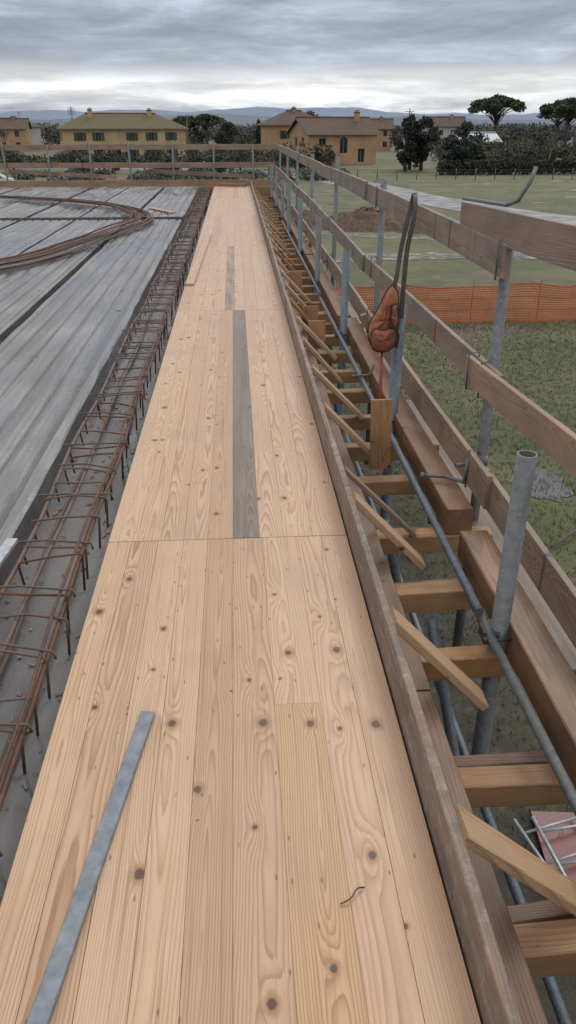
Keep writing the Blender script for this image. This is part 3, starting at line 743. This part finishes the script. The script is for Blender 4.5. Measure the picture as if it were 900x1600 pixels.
def house(name, cx, cy, rot, L, W, eave, ridge, wm, rm, front=(), left=(), right=(), hip=0., chim=(), shutters=True, over=.6):
    e = bpy.data.objects.new(name, None); scene.collection.objects.link(e); e.location = (cx, cy, GZ); e.rotation_euler = (0, 0, rot)
    mb = MB()
    wall_grid(mb, (-L/2, -W/2, 0), (1, 0, 0), (0, -1, 0), L, eave, front, shutters=shutters)
    wall_grid(mb, (-L/2, W/2, 0), (0, -1, 0), (-1, 0, 0), W, eave, left, shutters=shutters)
    wall_grid(mb, (L/2, -W/2, 0), (0, 1, 0), (1, 0, 0), W, eave, right, shutters=shutters)
    wall_grid(mb, (L/2, W/2, 0), (-1, 0, 0), (0, 1, 0), L, eave, ())
    if not hip:
        for sx in (-1, 1): mb.poly([(sx*L/2, -W/2, eave), (sx*L/2, W/2, eave), (sx*L/2, 0, ridge - .15)], 0)
    mb.obj('walls', [wm, 'glass', 'frame', 'shut'], e)
    mb = MB(); o = over; sl = (ridge - eave) / (W/2); ez = eave - o * sl
    hx = L/2 + o - hip * W/2 if hip else L/2 + o
    A = [(-L/2-o, -W/2-o, ez), (L/2+o, -W/2-o, ez), (L/2+o, W/2+o, ez), (-L/2-o, W/2+o, ez)]; r0 = (-hx, 0, ridge); r1 = (hx, 0, ridge)
    for dz in (0, .2):
        T = lambda p: (p[0], p[1], p[2] + dz)
        mb.poly([T(A[0]), T(A[1]), T(r1), T(r0)]); mb.poly([T(A[2]), T(A[3]), T(r0), T(r1)])
        if hip: mb.poly([T(A[1]), T(A[2]), T(r1)]); mb.poly([T(A[3]), T(A[0]), T(r0)])
    for i in range(4):
        a, c = A[i], A[(i+1) % 4]
        if hip or i in (0, 2): mb.poly([a, c, (c[0], c[1], c[2]+.2), (a[0], a[1], a[2]+.2)], 1)
    if not hip:
        for a, c in ((A[0], r0), (A[3], r0), (A[1], r1), (A[2], r1)): mb.poly([a, c, (c[0], c[1], c[2]+.2), (a[0], a[1], a[2]+.2)], 1)
    mb.tube([(-hx, 0, ridge + .22), (hx, 0, ridge + .22)], .15, 8)
    mb.obj('roof', [rm, 'frame'], e)
    for i, (x_, y_, h) in enumerate(chim):
        mb = MB(); mb.box((x_-.4, y_-.35, eave), (x_+.4, y_+.35, ridge + h)); mb.box((x_-.5, y_-.45, ridge + h + .003), (x_+.5, y_+.45, ridge + h + .15), 1)
        mb.box((x_-.3, y_-.25, ridge + h + .153), (x_+.3, y_+.25, ridge + h + .45), 0); mb.obj('chimney', [wm, rm], e)
    return e
w1 = [(2.6, 3.7, 1.1, 1.4), (6., 3.7, 1.1, 1.4), (12.4, 3.7, 1.1, 1.4), (16.2, 3.7, 1.1, 1.4), (20., 3.7, 1.1, 1.4), (2.6, .9, 1.1, 1.5), (6., .9, 1.1, 1.5), (9.2, .0, 1.4, 2.4), (12.4, .9, 1.1, 1.5), (16.2, .9, 1.1, 1.5), (20., .9, 1.1, 1.5)]
house('farmhouse', -22., 172, rad(14), 23.5, 11, 5.9, 8.2, 'wall1', 'roof1', w1, [(2.5, 3.7, 1.1, 1.5), (7, 3.7, 1.1, 1.5), (4.5, .9, 1.1, 1.5)], (), 1., [(-6, -1.5, .7), (5.5, -1, .7)])
house('villa', 18.2, 156, rad(16), 13.2, 10, 5.1, 7.4, 'wall2', 'roof2', [(2., 3.1, 1.3, 1.2), (6., 1.9, 1.5, 2.6, 1), (2., .6, 1.2, 1.3), (9.6, .4, 1.3, 2.2)], [(3, 3.0, 1.1, 1.4), (6.5, 3., 1.1, 1.4)], (), 0, [(4.3, -1, 1.)], False)
house('villa', 12.2, 172, rad(16), 11, 9, 6.6, 8.7, 'wall2', 'roof2', [(1.5, 4., 1., 1.4), (6, 4., 1., 1.4)], (), (), 1., [(0, 0, .5)])
vil = [(62, 250, 11, 8, 6.2, 8.2, 'wall3'), (72, 290, 14, 9, 6.4, 8.6, 'wall3'), (39, 235, 9, 8, 5.6, 7.6, 'wall2'), (-70, 270, 18, 10, 6, 8, 'wall3'), (-60, 230, 12, 9, 5.6, 7.6, 'wall2'), (57, 420, 20, 10, 7, 9.3, 'wall3')]
for x_, y_, L, W, e_, r_, wm in vil:
    ws = [(a, c, 1.1, 1.4) for a in (L*.15, L*.45, L*.75) for c in (.9, 3.6)]
    house('village_house', x_, y_, rad(R.uniform(-25, 25)), L, W, e_, r_, wm, 'roof2', ws, ws[:2], ws[:2], R.choice((0, 1.)), [(L*.2, 0, .5)], False)
house('greenhouse_shed', 52, 182, rad(10), 9, 6, 3.2, 4.7, 'shed', 'shed', [(1, .5, 1, 1.2), (6, .5, 1, 1.2)])
house('farm_shed', -44, 120, rad(5), 16, 6, 2.3, 3.3, 'wall2', 'roof2', [(2, .5, 3, 1.6), (8, .5, 3, 1.6)], shutters=False)

car = bpy.data.objects.new('parked_car', None); scene.collection.objects.link(car); car.location = (-27.5, 98, GZ); car.rotation_euler = (0, 0, rad(8))
mb = MB(); side = [(-2.1, .35), (-2.15, .75), (-1.9, .95), (-1.3, 1.0), (-.7, 1.42), (.7, 1.45), (1.35, 1.05), (2.0, .9), (2.15, .6), (2.1, .35)]
a = [mb.av((x_, -.85 + (.12 if z_ > 1.2 else 0), z_)) for x_, z_ in side]; c = [mb.av((x_, .85 - (.12 if z_ > 1.2 else 0), z_)) for x_, z_ in side]
mb.af(a); mb.af(c[::-1])
for i in range(len(side)): j = (i+1) % len(side); mb.af((a[i], c[i], c[j], a[j]))
mb.obj('body', ['carp'], car)
mb = MB(); mb.poly([(-1.1, -.86, 1.03), (-.05, -.86, 1.03), (-.05, -.76, 1.36), (-.65, -.76, 1.36)]); mb.poly([(.05, -.86, 1.03), (1.15, -.86, 1.03), (.65, -.76, 1.36), (.05, -.76, 1.36)]); mb.obj('windows', ['glass'], car)
mb = MB()
for x_ in (-1.35, 1.35):
    for y_ in (-.88, .68): mb.tube([(x_, y_, .32), (x_, y_ + .2, .32)], .32, 16)
mb.obj('wheels', ['tyre'], car)

# ------------------------------------------------------------ trees
def tree(name, x, y, H, kind, mk, r=None, n=1400, leaf=.35, trunk=.25):
    mb = MB(); top = H * (.66 if kind == 'pine' else .5)
    lean = R.uniform(-.3, .3)
    mb.tube([(x, y, GZ), (x + lean*.4, y, GZ + top*.5), (x + lean, y, GZ + top)], [trunk*1.3, trunk, trunk*.7], 8, 1)
    cl = []
    if kind == 'pine':
        for i in range(40):
            a = R.uniform(0, 6.28); q = math.sqrt(R.random()) * r * .85; cz = GZ + H * (.735 + .19 * (1 - (q/r)**2)) + R.uniform(-.7, .3)
            cl.append((x + q*math.cos(a), y + q*math.sin(a), cz, r*.24, H*.06))
    elif kind == 'cone':
        for i in range(26):
            t = R.random(); q = r * (1 - t) ** .7 * R.uniform(.3, 1); a = R.uniform(0, 6.28)
            cl.append((x + q*math.cos(a), y + q*math.sin(a), GZ + H*(.1 + .85*t), r*.35, H*.1))
    else:
        for i in range(24):
            a = R.uniform(0, 6.28); t = R.uniform(-1, 1); q = r * math.sqrt(max(0, 1 - t*t)) * R.uniform(.4, .95)
            cl.append((x + q*math.cos(a), y + q*math.sin(a), GZ + H*.58 + t*H*.35, r*.34, r*.3))
    for c_ in cl:
        mb.tube([(x + lean, y, GZ + top * R.uniform(.7, 1)), ((x + c_[0])/2, (y + c_[1])/2, (GZ + top + c_[2])/2 - .2), (c_[0], c_[1], c_[2])], [trunk*.35, trunk*.2, .04], 5, 1)
        br = R.uniform(.1, .9)
        for _ in range(n // len(cl)):
            v = Vector((R.gauss(0, 1), R.gauss(0, 1), R.gauss(0, 1))).normalized() * R.random() ** .4
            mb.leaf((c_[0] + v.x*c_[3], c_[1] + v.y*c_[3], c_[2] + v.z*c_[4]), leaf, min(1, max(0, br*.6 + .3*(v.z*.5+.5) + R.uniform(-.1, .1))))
    return mb.obj(name, [mk, 'bark'])
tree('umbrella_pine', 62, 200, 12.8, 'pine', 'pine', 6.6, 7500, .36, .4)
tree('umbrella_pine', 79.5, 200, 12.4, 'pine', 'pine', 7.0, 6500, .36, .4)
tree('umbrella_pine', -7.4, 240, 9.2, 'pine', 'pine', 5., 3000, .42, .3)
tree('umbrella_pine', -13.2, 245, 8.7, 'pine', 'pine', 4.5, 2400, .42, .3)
tree('umbrella_pine', 100, 260, 11, 'pine', 'hazy', 6., 1600, .5, .3)
tree('evergreen_tree', 26.3, 128, 7.4, 'round', 'dark', 2.2, 2400, .26)
tree('evergreen_tree', 29.2, 130, 7.6, 'round', 'dark', 2.4, 2400, .26)
tree('evergreen_tree', 28., 133, 8., 'cone', 'dark', 1.6, 1600, .26)
tree('evergreen_tree', 32, 122, 5., 'round', 'dark', 2.2, 1800, .26)
tree('evergreen_tree', 35.5, 124, 4.6, 'round', 'greenf', 2.3, 1600, .28)
tree('cypress_tree', 5.6, 185, 7.2, 'cone', 'dark', 1.0, 900, .3)
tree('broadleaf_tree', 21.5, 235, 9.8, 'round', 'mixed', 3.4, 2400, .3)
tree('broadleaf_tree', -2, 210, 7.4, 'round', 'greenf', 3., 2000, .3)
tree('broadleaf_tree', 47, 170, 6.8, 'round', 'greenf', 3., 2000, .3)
for x_, y_, h in [(-6, 128, 3.3), (-12, 132, 3.6), (-18, 126, 3.2), (-25, 130, 3.4), (1, 134, 3.4), (7, 136, 3.), (-33, 128, 3.3), (-9, 118, 2.7), (-2, 120, 2.8), (-20, 116, 2.5), (10, 128, 2.6)]:
    tree('olive_tree', x_, y_, h, 'round', 'olive', h*.6, 1100, .17, .12)

def bare(name, x, y, H, mk='twig', n=4, spread=.5):
    mb = MB()
    def br(p, d, l, r, k):
        q = p + d * l; mb.tube([p, q], [r, r*.65], 4 if k > 1 else 6, 0)
        if k >= n: return
        for _ in range(3):
            nd = (d + Vector((R.uniform(-1, 1), R.uniform(-1, 1), R.uniform(-.2, .5))) * spread * 1.2).normalized()
            br(q - d * l * R.uniform(0, .3), nd, l * R.uniform(.6, .8), r*.55, k + 1)
    br(Vector((x, y, GZ - .1)), Vector((R.uniform(-.1, .1), 0, 1)), H*.32, H*.018, 0)
    return mb.obj(name, [mk])
for x_, y_, h in [(61, 135, 7.2), (66, 132, 7.4), (70, 138, 7.8), (75, 134, 7.2), (56, 133, 6.4), (80, 140, 7.8), (20, 210, 8.8), (23, 215, 8.6), (-43, 165, 7.6), (-47, 160, 7.4), (-52, 170, 7.6), (41, 132, 5.6), (46, 133, 6.2), (51, 134, 7), (86, 140, 7.4)]:
    bare('bare_tree', x_, y_, h, n=5)

def mass(name, items, mk, leaf, per):
    mb = MB()
    for x_, y_, z_, rx, rz in items:
        b0 = R.uniform(0, .9)
        for _ in range(per):
            v = Vector((R.gauss(0, 1), R.gauss(0, 1), R.gauss(0, 1))).normalized() * R.random() ** .35
            mb.leaf((x_ + v.x*rx, y_ + v.y*rx*.7, z_ + v.z*rz), leaf, min(1, max(0, b0*.75 + .25*(v.z*.5 + .5) + R.uniform(-.1, .1))))
    mb.obj(name, [mk])
mass('hedge', [(30 + i*1.1 + R.uniform(-.2, .2), 119 + i*.05, GZ + .95 + R.uniform(-.05, .1), 1.1, 1.05) for i in range(75)], 'dark', .2, 320)
mass('shrub_mass', [(R.uniform(-60, 18), R.uniform(104, 122), GZ + .4, R.uniform(1, 2.4), R.uniform(.5, 1.)) for i in range(70)], 'olive', .2, 200)
it = []
for i in range(120):
    x_ = R.uniform(-80, 16); y_ = R.uniform(142, 158); h = R.uniform(.6, 1.2) if -38 < x_ < -8 else R.uniform(1, 2.); it.append((x_, y_, GZ + h, R.uniform(1.5, 3), h))
mass('shrub_mass', it[:70], 'mixed', .3, 150); mass('shrub_mass', it[70:], 'greenf', .3, 150)
it = []
for i in range(180):
    y_ = R.uniform(138, 190); x_ = R.uniform(.24, .62) * y_; h = R.uniform(1.6, 4.6); it.append((x_, y_, GZ + h*.5, R.uniform(1.0, 2.6), h*.5))
mass('woodland_edge', it[:120], 'mixed', .26, 180); mass('woodland_edge', it[120:], 'greenf', .28, 180)
it = []
for i in range(180):
    y_ = R.uniform(195, 330); x_ = R.uniform(-.42, .52) * y_; h = R.uniform(3.2, 6.6); it.append((x_, y_, GZ + h*.5, R.uniform(1.6, 3.6), h*.5))
mass('distant_trees', it[:110], 'mixed', .42, 210); mass('distant_trees', it[110:], 'greenf', .42, 210)
it = []
for i in range(260):
    y_ = R.uniform(340, 800); x_ = R.uniform(-.45, .55) * y_; h = R.uniform(4, 8.); it.append((x_, y_, GZ + h*.5, R.uniform(4, 12), h*.5))
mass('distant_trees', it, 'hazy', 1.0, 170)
def pole(x, y, h):
    mb = MB(); mb.tube([(x, y, GZ), (x, y, GZ + h)], [.13, .08], 8); mb.tube([(x - .8, y, GZ + h - .5), (x + .8, y, GZ + h - .5)], .05, 6)
    mb.obj('utility_pole', ['twig'])
pole(31, 150, 9.); pole(-10, 190, 8.5); pole(48, 230, 9.5); pole(-63, 260, 10); pole(-8, 150, 7)
mb = MB()
for dx in (-.4, .4): mb.tube([(-55 + dx, 300, GZ), (-55 + dx*.3, 300, GZ + 12)], .08, 6)
for k in range(6): mb.tube([(-56.2, 300, GZ + 9.5 + k*.4), (-53.8, 300, GZ + 9.5 + k*.4)], .06, 5)
mb.obj('antenna_mast', ['darksteel'])

def hills(name, Y, base, amp, mk, seed, depth):
    mb = MB(); rr = random.Random(seed); ph = [rr.uniform(0, 6) for _ in range(8)]; n = 220; rows = [[], [], []]
    for i in range(n + 1):
        x_ = (-1 + 2*i/n) * Y * 1.1; u = x_ / Y * 10
        h = base + amp * (.5*math.sin(u*.9 + ph[0]) + .3*math.sin(u*2.1 + ph[1]) + .2*math.sin(u*5.1 + ph[2]) + .08*math.sin(u*11 + ph[3]) + .05*math.sin(u*27 + ph[4]))
        rows[0].append(mb.av((x_, Y - depth, GZ))); rows[1].append(mb.av((x_, Y, GZ + max(2, h)))); rows[2].append(mb.av((x_, Y + depth, GZ)))
    for a, e in zip(rows, rows[1:]):
        for i in range(n): mb.af((a[i], a[i+1], e[i+1], e[i]), 0, True)
    mb.obj(name, [mk])
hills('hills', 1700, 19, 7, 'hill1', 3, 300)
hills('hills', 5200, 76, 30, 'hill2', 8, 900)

# ------------------------------------------------------------ world
w = bpy.data.worlds.new('World'); scene.world = w; w.use_nodes = True
b = NB(w.node_tree)
D = b.new('ShaderNodeTexCoord').outputs['Generated']
sky = b.new('ShaderNodeTexSky'); sky.sky_type = 'NISHITA'; sky.sun_disc = False; sky.sun_elevation = rad(42); sky.sun_rotation = rad(25)
nis = b.vm('MULTIPLY', sky.outputs[0], (.10, .10, .10))
x, y, z = b.sep(D)
zc = b.m('MAXIMUM', z, 0.)
den = b.m('ADD', zc, .045)
cp = b.comb(b.m('DIVIDE', x, den), b.m('DIVIDE', y, den), 0.)
n1 = b.noise(b.vm('MULTIPLY', cp, (.20, .34, 1.)), 1., 8., .56, .4)
n2 = b.noise(b.comb(b.m('MULTIPLY', x, 5.), b.m('MULTIPLY', y, 5.), b.m('MULTIPLY', z, 30.)), 1., 7., .58, .5)
n3 = b.noise(b.comb(b.m('MULTIPLY', x, 16.), b.m('MULTIPLY', y, 16.), b.m('MULTIPLY', z, 70.)), 1., 6., .6, .3)
nn = b.m('ADD', b.m('MULTIPLY', n1, .35), b.m('ADD', b.m('MULTIPLY', n2, .48), b.m('MULTIPLY', n3, .17)))
br = b.ramp(b.m('ADD', zc, b.m('MULTIPLY', b.m('SUBTRACT', nn, .5), .08)), [(0, (.46, .53, .63)), (.013, (.60, .66, .74)), (.028, (.86, .89, .93)), (.047, (.80, .83, .88)), (.060, (.44, .49, .58)), (.085, (.35, .395, .495)), (.16, (.40, .44, .53)), (.5, (1., 1.01, 1.04)), (1., (1.3, 1.31, 1.34))])
mod = b.ramp(nn, [(.38, .66), (.46, .84), (.51, 1.02), (.56, 1.3), (.63, 1.75)])
cloud = b.mix(1., br, mod, 'MULTIPLY')
col = b.mix(.92, nis, cloud)
bg = b.new('ShaderNodeBackground'); b.put(bg.inputs[0], col); bg.inputs[1].default_value = 1.0
o = b.new('ShaderNodeOutputWorld'); w.node_tree.links.new(bg.outputs[0], o.inputs[0])

sl = bpy.data.lights.new('sun', 'SUN'); sl.energy = .85; sl.angle = rad(20); sl.color = (1., .96, .9)
so = bpy.data.objects.new('sun', sl); scene.collection.objects.link(so)
sd = Vector((math.sin(rad(25)) * math.cos(rad(42)), math.cos(rad(25)) * math.cos(rad(42)), math.sin(rad(42))))
so.rotation_euler = sd.to_track_quat('Z', 'Y').to_euler()

cam = bpy.data.cameras.new('camera'); co = bpy.data.objects.new('camera', cam); scene.collection.objects.link(co)
cam.sensor_fit = 'VERTICAL'; cam.sensor_height = 36; cam.sensor_width = 36; cam.lens = 27.; cam.clip_end = 20000; cam.clip_start = .05
co.location = (.05, 0, 1.55); co.rotation_euler = (rad(90 - 26.8), 0, rad(-3.66))
scene.camera = co
scene.view_settings.view_transform = 'Standard'; scene.view_settings.look = 'None'; scene.view_settings.exposure = 0
